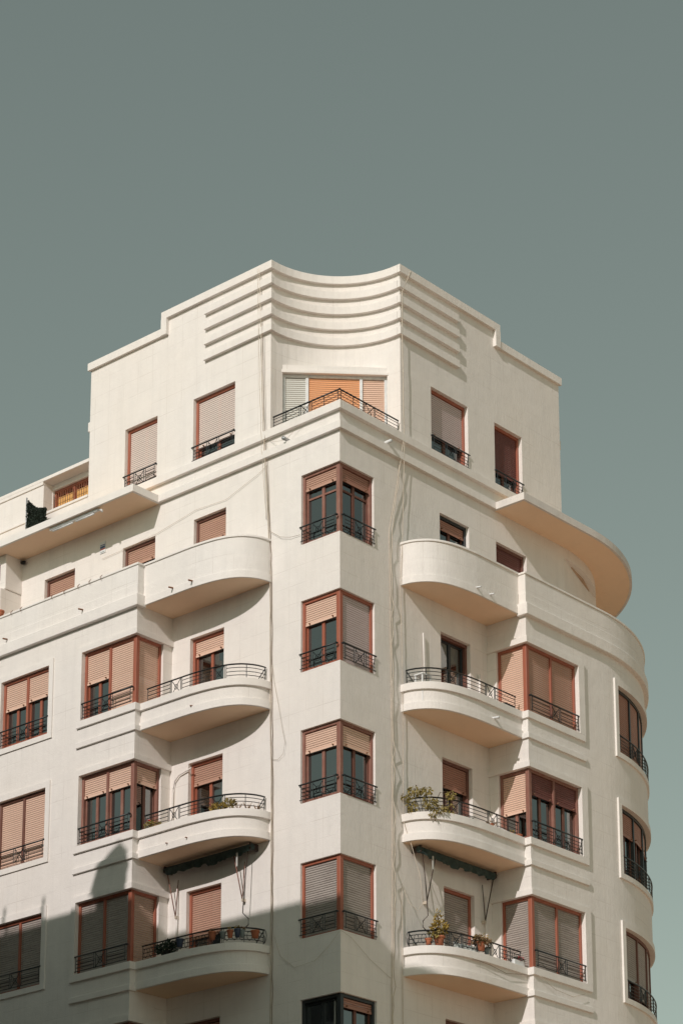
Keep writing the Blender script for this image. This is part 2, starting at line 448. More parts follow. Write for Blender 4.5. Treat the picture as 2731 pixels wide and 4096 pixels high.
# closing walls and roofs
mb = MB(); mb.prism([(-8.5, .3), (-8.3, .3), (-8.3, 8.6), (-8.5, 8.6)], 26.5, 31.45); mb.prism([(-8.3, 8.4), (-.3, 8.4), (-.3, 8.6), (-8.3, 8.6)], 26.5, 31.45); part('tower_rear_wall', mb, 'stucco')
mb = MB(); mb.prism([(-8.4, .2)] + [(-2.45, .2), (-2.2, .9), (-1.7, 1.7), (-.9, 2.2), (-.2, 2.45)] + [(-.2, 8.5), (-8.4, 8.5)], 31.0, 31.2); part('roof', mb, 'paving')
rp = [(-13.9, .1), (-.1, .1), (-.1, 8.5)] + [(CX+4.5*math.cos(R(t)), UC+4.5*math.sin(R(t))) for t in range(10, 91, 10)] + [(-13.9, 13.0)]
mb = MB(); mb.prism(rp, 26.55, 26.70); part('roof', mb, 'paving')
mb = MB(); mb.prism([(-14.2, -1.18), (-14, -1.18), (-14, 14.4), (-14.2, 14.4)], GZ, 26.9); mb.prism([(-14, 14.2), (-4.0, 14.2), (-4.0, 14.4), (-14, 14.4)], GZ, 26.9)
mb.prism([(-14, 13.0), (-4.3, 13.0), (-4.3, 13.2), (-14, 13.2)], 23.0, 26.9)
part('rear_wall', mb, 'stucco')
# attic set back behind the roof terrace on the left
mb = MB(); mb.box(mL, 8.51, 14, -.25, 0, 26.9, 27.93); part('terrace_parapet', mb, 'stucco', bevel=.01)
mb = MB(); mb.box(mL, 8.51, 14, -.28, .03, 27.90, 27.97); part('terrace_parapet_coping', mb, 'trim', bevel=.01)
mb = MB(); wall(mb, off(mL, -.34), 8.3, 14, 27.0, 29.02, [(8.75, 10.22, 27.6, 28.74)], thick=.2); part('attic_wall', mb, 'stucco')
mb = MB(); mb.box(mL, 10.24, 14, -.34, -.03, 27.0, 28.80); part('attic_pier', mb, 'stucco', bevel=.01)
mb = MB(); mb.box(mL, 8.51, 14, -3.0, .0, 28.89, 28.985); mb.box(mL, 10.24, 14, -.5, .0, 28.80, 28.889); part('attic_roof', mb, 'trim', bevel=.01)

# ------------------------------------------------------------------ windows
SLP = .0535
prof = [(0, .0), (.007, .010), (.0095, .025), (.006, .040), (0, .0462)]
slat_cache = {}
def slat_geo(mb, m, a0, a1, d, z):
    A = splits(m, a0, a1)
    vs = []
    for a in A:
        for pd, pz in prof: vs.append(m(a, d+pd, z+pz))
    k = len(prof); fs = []
    for i in range(len(A)-1):
        for j in range(k-1): fs.append((i*k+j, (i+1)*k+j, (i+1)*k+j+1, i*k+j+1))
        fs.append((i*k+k-1, (i+1)*k+k-1, (i+1)*k, i*k))
    fs += [tuple(range(k)), tuple((len(A)-1)*k+j for j in range(k-1, -1, -1))]
    mb.add(vs, fs)
def window(m, a0, a1, z0, z1, covers, smat, fmat, rec=.11, post0=None, post1=None, rail=True, single=False, transom=False,
           label=None, curtain=False, leafmat=None, cuts=None, hooks=True, name='window', sill=True, railkind=0, parent=bld, slatmats=None):
    """one window: frame, shutters of slats, sashes with panes, low iron guard"""
    fw = .065; mb = MB()
    e = .012
    b0 = a0-e if post0 is None else a0+post0
    b1 = a1+e if post1 is None else a1-post1
    mb.box(m, b0, b1, -rec-.08, -rec+.035, z1-.075, z1+e)              # head
    mb.box(m, b0, b1, -rec-.08, -rec+.03, z0-e, z0+.05)               # sill rail
    if post0 is None: mb.box(m, b0, a0+fw, -rec-.08, -rec+.034, z0+.05, z1-.075)
    if post1 is None: mb.box(m, a1-fw, b1, -rec-.08, -rec+.034, z0+.05, z1-.075)
    lo = a0+fw if post0 is None else a0+post0
    hi = a1-fw if post1 is None else a1-post1
    n_ = len(covers)
    if cuts: edges = [lo] + list(cuts) + [hi]
    else: edges = [lo+(hi-lo)*i/n_ for i in range(n_+1)]
    for x in edges[1:-1]: mb.box(m, x-.035, x+.035, -rec-.08, -rec+.033, z0+.05, z1-.075)
    win = part(name, mb, fmat, parent, bevel=.006)
    if label: win['label'] = label
    zt, zb = z1-.075, z0+.05
    dark = m(1, 1, 0)[0] > m(1, 0, 0)[0] + .5          # shade on the right-hand fronts is put in as darker sash wood
    sash = MB(); smat_ = leafmat or ('wood_brown' if dark and fmat != 'white_paint' else fmat); anysash = False
    for i, cv in enumerate(covers):
        p0 = edges[i] + (.035 if i else 0); p1 = edges[i+1] - (.035 if i < n_-1 else 0)
        sm = slatmats[i] if slatmats else smat
        zs = zt - cv*(zt-zb)
        if cv > 0:
            cnt = int(round((zt-zs-.03)/SLP)); zs = zt-.0 - cnt*SLP - .06
            if cv >= .999: zs = zb+.002; cnt = int((zt-zs-.06)/SLP)
            one = MB()
            for q in range(cnt+1):
                z = zs+.06+q*SLP
                if z > zt+.02: break
                if single:
                    s1 = MB(); slat_geo(s1, m, p0-.01, p1+.01, -rec-.012, z); part('slat', s1, sm, win)
                else: slat_geo(one, m, p0-.01, p1+.01, -rec-.012, z)
            if not single: part('shutter', one, sm, win, kind='stuff')
            bb = MB(); bb.box(m, p0-.008, p1+.008, -rec-.014, -rec+.004, zs, zs+.056); part('shutter_bar', bb, sm, win)
            if hooks and cv < .999:
                for t in (.14, .86):
                    hk = MB(); a = p0+(p1-p0)*t; hk.box(m, a-.012, a+.012, -rec+.002, -rec+.05, zs+.02, zs+.045)
                    part('shutter_stop', hk, 'rust', win)
        if cv < .999:
            anysash = True; d0, d1 = -rec-.11, -rec-.05; md = (p0+p1)/2; w_ = .032
            top = zt
            for x0, x1 in ((p0-.01, p0+w_), (md-.04, md+.04), (p1-w_, p1+.01)): sash.box(m, x0, x1, d0, d1, zb, top)
            for x0, x1 in ((p0+w_, md-.04), (md+.04, p1-w_)):
                sash.box(m, x0, x1, d0+.002, d1-.002, zb, zb+.07)
                sash.box(m, x0, x1, d0+.002, d1-.002, top-.05, top)
                if transom: sash.box(m, x0, x1, d0+.003, d1-.003, z1-.62, z1-.575)
                gp = MB(); A = splits(m, x0-.005, x1+.005); vs = []; fs = []
                for a in A: vs += [m(a, -rec-.08, zb+.06), m(a, -rec-.08, top-.04)]
                for q in range(len(A)-1): fs.append((2*q, 2*q+2, 2*q+3, 2*q+1))
                gp.add(vs, fs); part('pane', gp, 'glass', win)
    if anysash: part('sash', sash, smat_, win)
    if curtain:
        cb = MB(); k = 40; vs = []; fs = []
        for i in range(k+1):
            a = lo+(hi-lo)*i/k; d = -rec-.22+.025*math.sin(i*1.9)+.012*math.sin(i*4.3)
            vs += [m(a, d, zb), m(a, d, zt)]
        for i in range(k): fs.append((2*i, 2*i+2, 2*i+3, 2*i+1))
        cb.add(vs, fs, True); part('curtain', cb, 'curtain', win)
    if rail: guard(m, a0 if post0 is None else a0+post0*.6, a1 if post1 is None else a1-post1*.6, z0+.05, win, h=.38)
    return win
def guard(m, a0, a1, z0, parent, h=.38, d=.03, n=0):
    """low iron guard in front of a window: handrail, bars and a crossed middle panel"""
    r = .011; mb = MB()
    A = splits(m, a0, a1)
    z1 = z0+h-.04
    line = lambda p, q, zz, rr=r: mb.tube([m(x, d, zz) for x in splits(m, p, q)], rr, 4, smooth=False)
    L = a1-a0; reps = max(1, int(round(L/1.9))) if L > 2.6 else 1
    line(a0, a1, z0+.02)
    seg = L/reps
    for q in range(reps):
        s0 = a0+q*seg; c0, c1 = s0+seg*.5-.15, s0+seg*.5+.15
        for x in (s0+.05, c0-.06, c0, c1, c1+.06, s0+seg-.05): mb.tube([m(x, d, z0+.0), m(x, d, z1+.03)], r, 4, smooth=False)
        for p, q2 in ((s0+.05, c0-.06), (c1+.06, s0+seg-.05)):
            for t in (.25, .5, .75): line(p, q2, z0+.02+(z1-z0)*t, r*.85)
        mb.tube([m(c0, d, z0+.02), m(c1, d, z1)], r*.9, 4, smooth=False); mb.tube([m(c0, d, z1), m(c1, d, z0+.02)], r*.9, 4, smooth=False)
        cz = (z0+z1)/2; ca = (c0+c1)/2
        mb.tube([m(ca+.075*math.cos(t*math.pi/5), d, cz+.075*math.sin(t*math.pi/5)) for t in range(10)], r*.8, 4, closed=True)
    part('guard', mb, 'iron', parent, kind='stuff')
    hb = MB(); hb.tube([m(x, d, z0+h) for x in splits(m, a0-.02, a1+.02)], .019, 6); part('handrail', hb, 'iron', parent)
    if not hasattr(m, '__self__'):
        bk = MB(); bk.box(m, a0-.015, a0+.02, -.02, d+.02, z0+h-.015, z0+h+.02); part('rail_bracket', bk, 'iron', parent)

def corner_post(m, z0, z1, fmat, w=.17, rec=.06, bay=None):
    """upright at the open corner of a wrap-round window"""
    mb = MB()
    if bay is None: poly = [(-rec, rec), (-w, rec), (-w, rec+.07), (-rec-.07, rec+.07), (-rec-.07, w), (-rec, w)]
    mb.prism(poly, z0-.01, z1+.01); return part('corner_post', mb, fmat, bevel=.012)

# corner windows in the prow
PRW = [dict(cv=(.18, .18), s=('slat_rose', 'slat_brown'), f='wood_old', tr=True),
       dict(cv=(.32, 1.0), s=('slat_salmon', 'slat_lilac'), f='wood_red', single=True),
       dict(cv=(.27, .28), s=('slat_salmon', 'slat_salmon'), f='wood_old'),
       dict(cv=(1.0, 1.0), s=('slat_grey', 'slat_grey'), f='wood_red', single=True),
       dict(cv=(.0, .12), s=('slat_brown', 'slat_brown'), f='wood_dark', cur=True),
       dict(cv=(.5, .3), s=('slat_brown', 'slat_brown'), f='wood_brown'), dict(cv=(.4, .6), s=('slat_brown', 'slat_brown'), f='wood_brown'), dict(cv=(1, .6), s=('slat_brown', 'slat_brown'), f='wood_brown')]
for k in range(NK):
    q = PRW[k]; z0, z1 = zk(ZB, k), zk(ZT, k)
    for i, S in enumerate('LR'):
        window(SIDE[S]['m'], 0, 1.195, z0, z1, (q['cv'][i],), q['s'][i], q['f'], rec=.10, post0=.15, single=q.get('single', False), transom=q.get('tr', False), curtain=q.get('cur', False) and S == 'R')
    corner_post(None, z0, z1, q['f'])

# tower windows
TWC = {'L': [dict(cv=(.76,), s='slat_pink', f='wood_red', curtain=True), dict(cv=(.87,), s='slat_pink', f='wood_red', curtain=True)],
       'R': [dict(cv=(.69,), s='slat_lilac', f='wood_red', curtain=True), dict(cv=(.70,), s='slat_dark', f='wood_red', curtain=True)]}
F5C = {'L': [dict(cv=(.60,), s='slat_rose', f='wood_brown'), dict(cv=(.45,), s='slat_rose', f='wood_brown'), dict(cv=(1.0,), s='slat_rose', f='wood_brown')],
       'R': [dict(cv=(.27,), s='slat_brown', f='wood_dark'), dict(cv=(1.0,), s='slat_dark', f='wood_brown')]}
DRC = {'L': [None, dict(cv=(.17,), s='slat_salmon', f='wood_red'), dict(cv=(.21,), s='slat_rose', f='wood_red'), dict(cv=(.47,), s='slat_rose', f='wood_red'), dict(cv=(.5,), s='slat_brown', f='wood_brown')],
       'R': [None, dict(cv=(.0,), s='slat_brown', f='wood_brown', leaf='wood_dark'), dict(cv=(.25,), s='slat_brown', f='wood_brown'), dict(cv=(.75,), s='slat_grey', f='wood_red'), dict(cv=(.5,), s='slat_brown', f='wood_brown')]}
BAY = {'L': [None, dict(cv=(1.0, .45), r=1.0, s='slat_salmon', f='wood_red', single=True), dict(cv=(.27, .27), r=.25, s='slat_salmon', f='wood_old'), dict(cv=(1, 1), r=1.0, s='slat_grey', rs='slat_tan', f='wood_red'), dict(cv=(1, .6), r=1., s='slat_brown', f='wood_brown')],
       'R': [None, dict(cv=(1, 1), r=1.0, s='slat_rose', rs='slat_salmon', f='wood_red', single=True), dict(cv=(.30, .30), r=.58, s='slat_dark', rs='slat_salmon', f='wood_old'), dict(cv=(1, 1), r=1.0, s='slat_grey', f='wood_red'), dict(cv=(1, .6), r=1., s='slat_brown', f='wood_brown')]}
L2C = [None, dict(cv=(.39, .41), s='slat_salmon', f='wood_red'), dict(cv=(1, 1), s='slat_salmon', f='wood_brown'), dict(cv=(1, 1), s='slat_grey', f='wood_red'), dict(cv=(.5, 1), s='slat_brown', f='wood_brown')]
CVC = [None, dict(cv=(1, 1, 1, 1), s='slat_brown', f='wood_dark'), dict(cv=(.34, .32, .3, .3), s='slat_brown', f='wood_dark'), dict(cv=(.68, .86, 1, 1), s='slat_grey', f='wood_brown'), dict(cv=(1, 1, 1, 1), s='slat_brown', f='wood_brown')]
for S, c in SIDE.items():
    m, mB_, mr = c['m'], c['mB'], c['mr']
    for i, (a, b) in enumerate(c['tw']):
        q = TWC[S][i]; window(m, a, b, 27.565, 29.309, q['cv'], q['s'], q['f'], rec=.14, curtain=True)
        mb = MB(); mb.box(m, a-.03, b+.03, -.1, .05, 27.50, 27.553); part('sill', mb, 'trim')
    for i, (a, b) in enumerate(c['f5']):
        q = F5C[S][i]; window(m, a, b, 25.02, 26.074, q['cv'], q['s'], q['f'], rec=.13, rail=False)
    for k in range(1, NK):
        q = DRC[S][min(k, 4)]
        window(m, c['door'][0], c['door'][1], zk(BU, k)+.12, zk(26.15, k), q['cv'], q['s'], q['f'], rec=.14, rail=False, name='door', leafmat=q.get('leaf'))
        q = BAY[S][min(k, 4)]; z0, z1 = zk(ZB, k), zk(ZT, k)
        cvs = tuple(reversed(q['cv']))if S == 'L' else q['cv']
        cvs = q['cv']
        window(mB_, UB, c['bw'], z0, z1, cvs, q['s'], q['f'], rec=.10, post0=.16, single=q.get('single', False))
        window(mr, c['rd'], OFF, z0, z1, (q['r'],), q.get('rs', q['s']), q['f'], rec=.10, post1=.16, rail=False, single=q.get('single', False))
        mb = MB()
        pl = [(UB+.05, -.05), (UB+.05, -.16), (UB+.13, -.16), (UB+.13, -.13), (UB+.16, -.13), (UB+.16, -.05)]
        mb.prism([mB_(a, d, 0)[:2] for a, d in pl], z0-.01, z1+.01); part('corner_post', mb, q['f'], bevel=.012)
        if S == 'L':
            for a0, a1 in ((8.412, 10.172), (11.2, 12.96)):
                q = L2C[min(k, 4)]; window(mB_, a0, a1, z0, z1, q['cv'], q['s'], q['f'], rec=.10)
                mb = MB()
                mb.box(mB_, a0-.15, a0, 0, .035, z0-.155, z1+.0); mb.box(mB_, a1, a1+.15, 0, .035, z0-.155, z1+.0)
                mb.box(mB_, a0-.15, a1+.15, 0, .035, z1, z1+.16); mb.box(mB_, a0, a1, 0, .035, z0-.155, z0-.02); part('surround', mb, 'trim')
        else:
            q = CVC[min(k, 4)]; window(mB_, 9.12, 12.96, z0, z1, q['cv'], q['s'], q['f'], rec=.12)
            mb = MB(); mb.box(mB_, 8.97, 9.12, 0, .05, z0-.155, z1); mb.box(mB_, 8.97, 13.12, 0, .05, z1, z1+.16); mb.box(mB_, 9.12, 13.12, 0, .05, z0-.155, z0-.02); part('surround', mb, 'trim')
        # bands of the bay between the storeys
        bx = c['bw']+.15 if S == 'L' else 7.64
        mb = MB()
        mb.box(m, UB-.055, bx, OFF-.17, OFF+.055, z0-.175, z0+.004); part('band', mb, 'trim', bevel=.008)
        mb = MB(); mb.box(m, UB-.055, bx, OFF-.17, OFF+.055, z0-.68, z0-.54); part('band', mb, 'trim', bevel=.008)
        mb = MB(); mb.box(m, c['bw'], bx, OFF, OFF+.054, z0+.004, z1); mb.box(m, UB, bx, OFF, OFF+.054, z1, z1+.15)
        part('surround', mb, 'trim')
        mb = MB(); mb.box(m, UB-.054, UB, 0, OFF+.054, z1, z1+.15); part('surround', mb, 'trim', bevel=.006)

window(mD, 1.02, 2.1, 24.9, 25.77, (1.0,), 'slat_dark', 'wood_brown', rec=.10, rail=False)
# window of the tower head
window(mC, 0, 2.513, 27.25, 29.26, (1, 1, 1), None, 'white_paint', rec=.12, rail=False, cuts=(.595, 1.89), slatmats=('slat_white', 'slat_orange', 'slat_salmon'))
# attic window with its grille
aw = window(off(mL, -.34), 8.75, 10.22, 27.6, 28.74, (0, 0), 'slat_orange', 'wood_red', rec=.10, rail=False)
mb = MB(); mb.box(off(mL, -.34), 8.8, 10.18, -.15, -.12, 27.6, 28.55); part('blind', mb, 'amber_blind', aw)
mb = MB()
for i in range(17):
    a = 8.80+i*.0875; mb.tube([off(mL, -.34)(a, -.02, 27.6), off(mL, -.34)(a, -.02, 28.62)], .011, 4)
for z in (27.95, 28.2, 28.45): mb.tube([off(mL, -.34)(8.76, -.02, z), off(mL, -.34)(10.21, -.02, z)], .009, 4)
part('grille', mb, 'rust', aw, kind='stuff')

# ------------------------------------------------------------------ balconies
PLAN = [(UB+.02, 1.0), (3.95, 1.0), (3.6, .985), (3.25, .95), (2.95, .895), (2.7, .81), (2.48, .68), (2.33, .52), (2.22, .33), (2.17, .15), (2.155, -.03)]
def smooth_path(P, n=4):
    out = []
    for i in range(len(P)-1):
        p0 = P[max(i-1, 0)]; p1 = P[i]; p2 = P[i+1]; p3 = P[min(i+2, len(P)-1)]
        for q in range(n if i else 1):
            t = q/(n if i else 1)
            out.append(tuple(.5*((2*p1[j]) + (-p0[j]+p2[j])*t + (2*p0[j]-5*p1[j]+4*p2[j]-p3[j])*t*t + (-p0[j]+3*p1[j]-3*p2[j]+p3[j])*t**3) for j in (0, 1)))
    out.append(P[-1]); return out
PATH = smooth_path(PLAN, 3)
def offpath(P, o):
    res = []
    for i, (a, d) in enumerate(P):
        p0 = P[max(i-1, 0)]; p1 = P[min(i+1, len(P)-1)]; ta, td = p1[0]-p0[0], p1[1]-p0[1]; L = math.hypot(ta, td)
        res.append((a+td/L*o, d-ta/L*o))
    return res
def along(P):
    s = [0]
    for i in range(1, len(P)): s.append(s[-1]+math.hypot(P[i][0]-P[i-1][0], P[i][1]-P[i-1][1]))
    return s
def at(P, s, x):
    for i in range(1, len(P)):
        if x <= s[i]+1e-9:
            t = (x-s[i-1])/(s[i]-s[i-1]); return (P[i-1][0]+(P[i][0]-P[i-1][0])*t, P[i-1][1]+(P[i][1]-P[i-1][1])*t)
    return P[-1]
def railing(m, zb, par, fancy=False):
    P = offpath(PATH, -.09); P = [p for p in P if p[1] > .0]
    s = along(P); L = s[-1]; h = .385
    def run(x0, x1, z, r, mb, dz=0):
        k = max(2, int((x1-x0)/.12)); mb.tube([m(*at(P, s, x0+(x1-x0)*i/k), z) for i in range(k+1)], r, 4, smooth=False)
    hb = MB(); run(.13, L-.03, zb+h, .02, hb); part('handrail', hb, 'iron', par)
    mb = MB(); r = .0115
    up_ = lambda x, z0=zb, z1=zb+h: mb.tube([m(*at(P, s, x), z0), m(*at(P, s, x), z1)], r, 4, smooth=False)
    cross = [1.10, 2.40]
    edges = [.16] + [v for c_ in cross for v in (c_-.19, c_+.19)] + [L-.05]
    for j in range(0, len(edges), 2):
        x0, x1 = edges[j], edges[j+1]
        for t in (.06, .30, .54, .78): run(x0, x1, zb+h*t, r*.8, mb)
        k = max(1, round((x1-x0)/(.62 if not fancy else .4)))
        for i in range(k+1): up_(x0+(x1-x0)*i/k)
        if fancy:
            for i in range(int((x1-x0)/.17)):
                x = x0+.09+i*.17; c0 = at(P, s, x)
                mb.tube([m(*at(P, s, min(L-.03, max(.1, x+.06*math.cos(t*math.pi/4)))), zb+.2+.11*math.sin(t*math.pi/4)) for t in range(8)], r*.7, 4, closed=True)
    for c_ in cross:
        for x in (c_-.15, c_+.15): up_(x)
        for sg in (1, -1): mb.tube([m(*at(P, s, c_-.14), zb+h*(.5-.44*sg)), m(*at(P, s, c_), zb+h*.5), m(*at(P, s, c_+.14), zb+h*(.5+.44*sg))], r*.85, 4, smooth=False)
        mb.tube([m(*at(P, s, c_+.06*math.cos(t*math.pi/5)), zb+h*.5+.06*math.sin(t*math.pi/5)) for t in range(10)], r*.75, 4, closed=True)
        pc = at(P, s, c_); q = (pc[0], pc[1]+.11)
        mb.tube([m(q[0]+.045*math.cos(t*math.pi/5), q[1], zb-.055+.045*math.sin(t*math.pi/5)) for t in range(10)], r*.8, 4, closed=True)
    e = at(P, s, L-.03); f = at(P, s, L-.30)
    mb.tube([m(e[0], e[1], zb+h), m(f[0], f[1]-.05, zb+.02)], r, 4, smooth=False)
    if fancy:
        for j, (dx, dz) in enumerate(((.05, .1), (.1, .17))):
            mb.tube([m(e[0]-.02-dx*math.sin(t*math.pi/6), e[1]+.05, zb+.05+dz*(1-math.cos(t*math.pi/6))) for t in range(7)], r*.8, 4)
    part('railing', mb, 'iron', par, kind='stuff')
for S, c in SIDE.items():
    m = c['m']
    for k in range(0, NK):
        z = zk(BU, k)
        core = offpath(PATH, -.01)
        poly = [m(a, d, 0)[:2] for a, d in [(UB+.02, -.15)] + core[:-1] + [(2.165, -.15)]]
        mb = MB(); mb.prism(poly, z, z+.16); bal = part('balcony', mb, 'soffit_bounce_tint')
        mb = MB()
        if k:
            mb.loft(m, PATH, -.16, 0, z+.012, z+.56); part('fascia', mb, 'stucco', bal)
            mb = MB(); mb.loft(m, PATH, -.15, .045, z+.004, z+.185); part('lip', mb, 'trim', bal, bevel=.006)
            mb = MB(); mb.loft(m, PATH, -.20, .06, z+.485, z+.665); part('rim', mb, 'trim', bal, bevel=.008)
            railing(m, z+.665, bal, fancy=(k == 3))
        else:
            mb.loft(m, PATH, -.14, 0, z+.012, z+1.03); part('parapet', mb, 'stucco', bal)
            mb = MB(); mb.loft(m, PATH, -.13, .03, z+.004, z+.19); part('lip', mb, 'trim', bal, bevel=.006)
            mb = MB(); mb.loft(m, PATH, -.13, .011, z+.19, z+.53); part('parapet_band', mb, 'stucco', bal)
            mb = MB(); mb.loft(m, PATH, -.17, .03, z+1.03, z+1.085); part('coping', mb, 'trim', bal, bevel=.008)
# prow balcony railing
mb = MB(); hb = MB(); zb = 27.58
for m in (mL, mR):
    hb.tube([m(-.0, -.02, zb+.34), m(2.12, -.02, zb+.34)], .02, 5)
    for t in (.08, .32, .56, .80): mb.tube([m(0, -.02, zb+.34*t), m(.88, -.02, zb+.34*t)], .009, 4); mb.tube([m(1.28, -.02, zb+.34*t), m(2.12, -.02, zb+.34*t)], .009, 4)
    for x in (.07, .5, .88, .93, 1.23, 1.28, 1.7, 2.1): mb.tube([m(x, -.02, zb-.02), m(x, -.02, zb+.34)], .0115, 4)
    for sg in (1, -1): mb.tube([m(.94, -.02, zb+.17-.15*sg), m(1.22, -.02, zb+.17+.15*sg)], .01, 4)
    mb.tube([m(1.08+.08*math.cos(t*math.pi/5), -.02, zb+.17+.08*math.sin(t*math.pi/5)) for t in range(10)], .008, 4, closed=True)
    mb.tube([m(1.08+.04*math.cos(t*math.pi/5), .05, zb-.04+.04*math.sin(t*math.pi/5)) for t in range(10)], .008, 4, closed=True)
rl = part('railing', mb, 'iron', kind='stuff'); part('handrail', hb, 'iron', rl)

# ------------------------------------------------------------------ the rest of the building: spouts, stub walls
def spout(m, a, d, z, r=.022, l=.16, mat='rust', dz=-.03):
    mb = MB(); mb.tube([m(a, d-.05, z), m(a, d+l, z+dz)], r, 8)
    return part('spout', mb, mat)
for a, d, z in ((4.339, 1.0, 23.87), (3.70, .985, 23.865), (7.24, 1.2, 24.08), (10.0, 1.2, 24.07)): spout(mL, a, d, z)
for a, d, z in ((3.70, .99, 23.87), (4.19, 1.0, 23.85)): spout(mR, a, d, z, mat='white_paint')
spout(mR, 4.25, 1.0, 20.75, .03, .18, 'white_paint'); spout(mL, 3.66, .99, 20.75, .018, .08)
for a in (4.36, 3.73): spout(mL, a, 1.0, 17.57, .014, .1)
spout(mL, 1.60, .0, 27.13, .045, .2, 'metal_grey', .0); spout(mR, 1.60, .0, 27.13, .045, .2, 'white_paint', .0)
for m, a, z in ((mL, 8.5, 29.87), (mR, 8.6, 29.75)):
    mb = MB(); mb.box(m, a-.05, a+.11, -.3, -.02, z-.14, z+.14); part('pipe_stub', mb, 'trim', bevel=.03)
# end of the left terrace: projecting stair bay with a round-shouldered wing wall
mb = MB(); mb.box(mL, 10.93, 14, -.2, .56, 25.92, 26.90); part('wing', mb, 'stucco', bevel=.02)
mb = MB(); mb.box(mL, 10.95, 14, -.2, .70, 23.78, 25.915); part('wing', mb, 'stucco', bevel=.03)
window(off(mL, .57), 11.15, 12.6, 26.2, 26.62, (.6,), 'slat_brown', 'wood_brown', rec=-.02, rail=False, hooks=False)
mb = MB(); mb.tube([mL(10.9, .04, 26.80), mL(10.75, .10, 26.74)], .05, 8); part('lamp_stub', mb, 'black')
# pipe that climbs the recess on the third storey, left
mb = MB(); mb.tube([mL(5.22, .05, 18.1), mL(5.22, .05, 19.25), mL(5.16, .05, 19.5), mL(5.02, .05, 19.62), mL(4.62, .05, 19.70)], .019, 8); part('pipe', mb, 'trim')
mb = MB(); mb.tube([mL(5.02, .05, 14.9), mL(5.02, .05, 16.9)], .022, 8); part('pipe', mb, 'trim')
mb = MB(); mb.tube([mR(2.92, .05, 20.9), mR(2.90, .05, 22.2), mR(2.88, .05, 22.72)], .017, 8); part('pipe', mb, 'trim')
mb = MB(); mb.tube([mR(5.0, .05, 20.9), mR(5.0, .04, 22.3)], .03, 8); part('pipe', mb, 'trim')
mb = MB(); mb.tube([mR(5.08, .06, 14.9), mR(5.08, .06, 16.75)], .03, 8); part('pipe', mb, 'trim')
# small clips along the left terrace coping
for a in (6.6, 7.0, 7.4, 7.9, 8.35, 9.5, 9.85):
    mb = MB(); mb.tube([mL(a, 1.25, 24.66), mL(a, 1.27, 24.72), mL(a, 1.2, 24.80)], .008, 4); part('clip', mb, 'rust')

# ------------------------------------------------------------------ cables on the fronts
def cable(pts, r, mat, label, wob=.0, name='cable'):
    P = []
    rnd = random.Random(len(label))
    for p, q in zip(pts, pts[1:]):
        p, q = Vector(p), Vector(q); k = max(1, int((q-p).length/.22))
        for i in range(k): P.append(p.lerp(q, i/k) + Vector((rnd.uniform(-wob, wob), rnd.uniform(-wob, wob), 0)))
    P.append(Vector(pts[-1]))
    mb = MB(); mb.tube(P, r*.75, 5); o = mb.build(name, mat); tag(o, label, 'cable', 'cables on the walls'); return o
LC = [(2.502, 31.98), (2.447, 30.45), (2.37, 28.18), (2.304, 27.11), (2.217, 25.32), (2.141, 23.69), (2.106, 20.16), (2.064, 18.76), (2.057, 15.74), (2.05, 11.0)]
cable([mL(a, .085 if 26.8 < z < 32.1 else .03, z) for a, z in LC], .016, 'cable', 'pale cable running down the left front from the tower top', .004)
cable([mL(a-.05, .09 if 26.8 < z < 32.1 else .03, z) for a, z in LC[1:]], .011, 'cable_dark', 'thin brown cable beside the pale one on the left front', .01)
cable([mL(a+.06, .10 if 26.8 < z < 32.1 else .03, z) for a, z in LC[:5]], .008, 'cable', 'hair-thin cable left of the cable bundle on the tower', .012)
cable([mL(2.06, .03, 21.6), mL(2.0, .03, 21.2), mL(1.85, .05, 20.6), mL(1.72, .06, 20.0), mL(1.62, .06, 19.6), mL(1.68, .05, 19.35), mL(1.85, .04, 19.25), mL(2.05, .03, 19.3)], .006, 'cable', 'loose cable loop hanging beside the third storey on the left')
cable([mL(2.18, .04, 25.0), mL(1.8, .05, 24.72), mL(1.5, .05, 24.62), mL(1.2, .03, 24.6)], .006, 'cable_dark', 'slack thin wire reaching the topmost corner window')
cable([mL(2.25, .09, 27.45), mL(2.0, .09, 27.2), mL(1.6, .09, 27.12), mL(1.2, .09, 27.35), mL(.6, .09, 27.5)], .006, 'cable', 'thin wire sagging across the tower band on the left')
cable([mL(7.9, .03, 26.0), mL(6.9, .03, 26.03), mL(5.9, .03, 26.10), mL(4.6, .03, 26.30), mL(3.6, .03, 26.25), mL(2.6, .03, 26.55), mL(2.25, .03, 26.7)], .006, 'cable', 'thin wire strung along the wall above the small windows')
cable([mL(1.95, .03, 15.1), mL(1.75, .05, 14.6), mL(1.3, .06, 14.25), mL(.7, .06, 14.3), mL(.3, .06, 14.55), mL(-.05, .06, 14.86), mR(.3, .06, 14.75), mR(.9, .05, 14.4), mR(1.65, .03, 14.1)], .006, 'cable', 'wire sagging round the corner below the grey shutters')
RC = [(2.501, 32.02), (2.173, 31.31), (2.169, 30.18), (2.201, 27.54), (2.064, 26.80), (1.708, 24.94), (1.719, 22.57), (1.74, 19.51), (1.734, 16.53), (1.677, 13.68), (1.66, 11)]
cable([mR(a, .09 if z > 26.7 else .03, z) for a, z in RC], .014, 'cable', 'pale cable running down the right front from the tower top', .004)
cable([mR(a+.03, .065, z) for a, z in RC[4:]], .013, 'cable', 'thin twisted cable beside the pale one on the right front', .03)
RC2 = [(2.23, 27.34), (2.179, 24.72), (2.10, 23.6), (2.147, 21.45), (2.137, 17.87)]
cable([mR(a-.03, .1 if z > 26.7 else .05, z) for a, z in RC2] + [mR(2.20, .2, 17.3), mR(2.30, .35, 16.6), mR(2.36, .4, 15.95)], .011, 'cable', 'pale cable hanging past the balcony ends on the right front', .003)
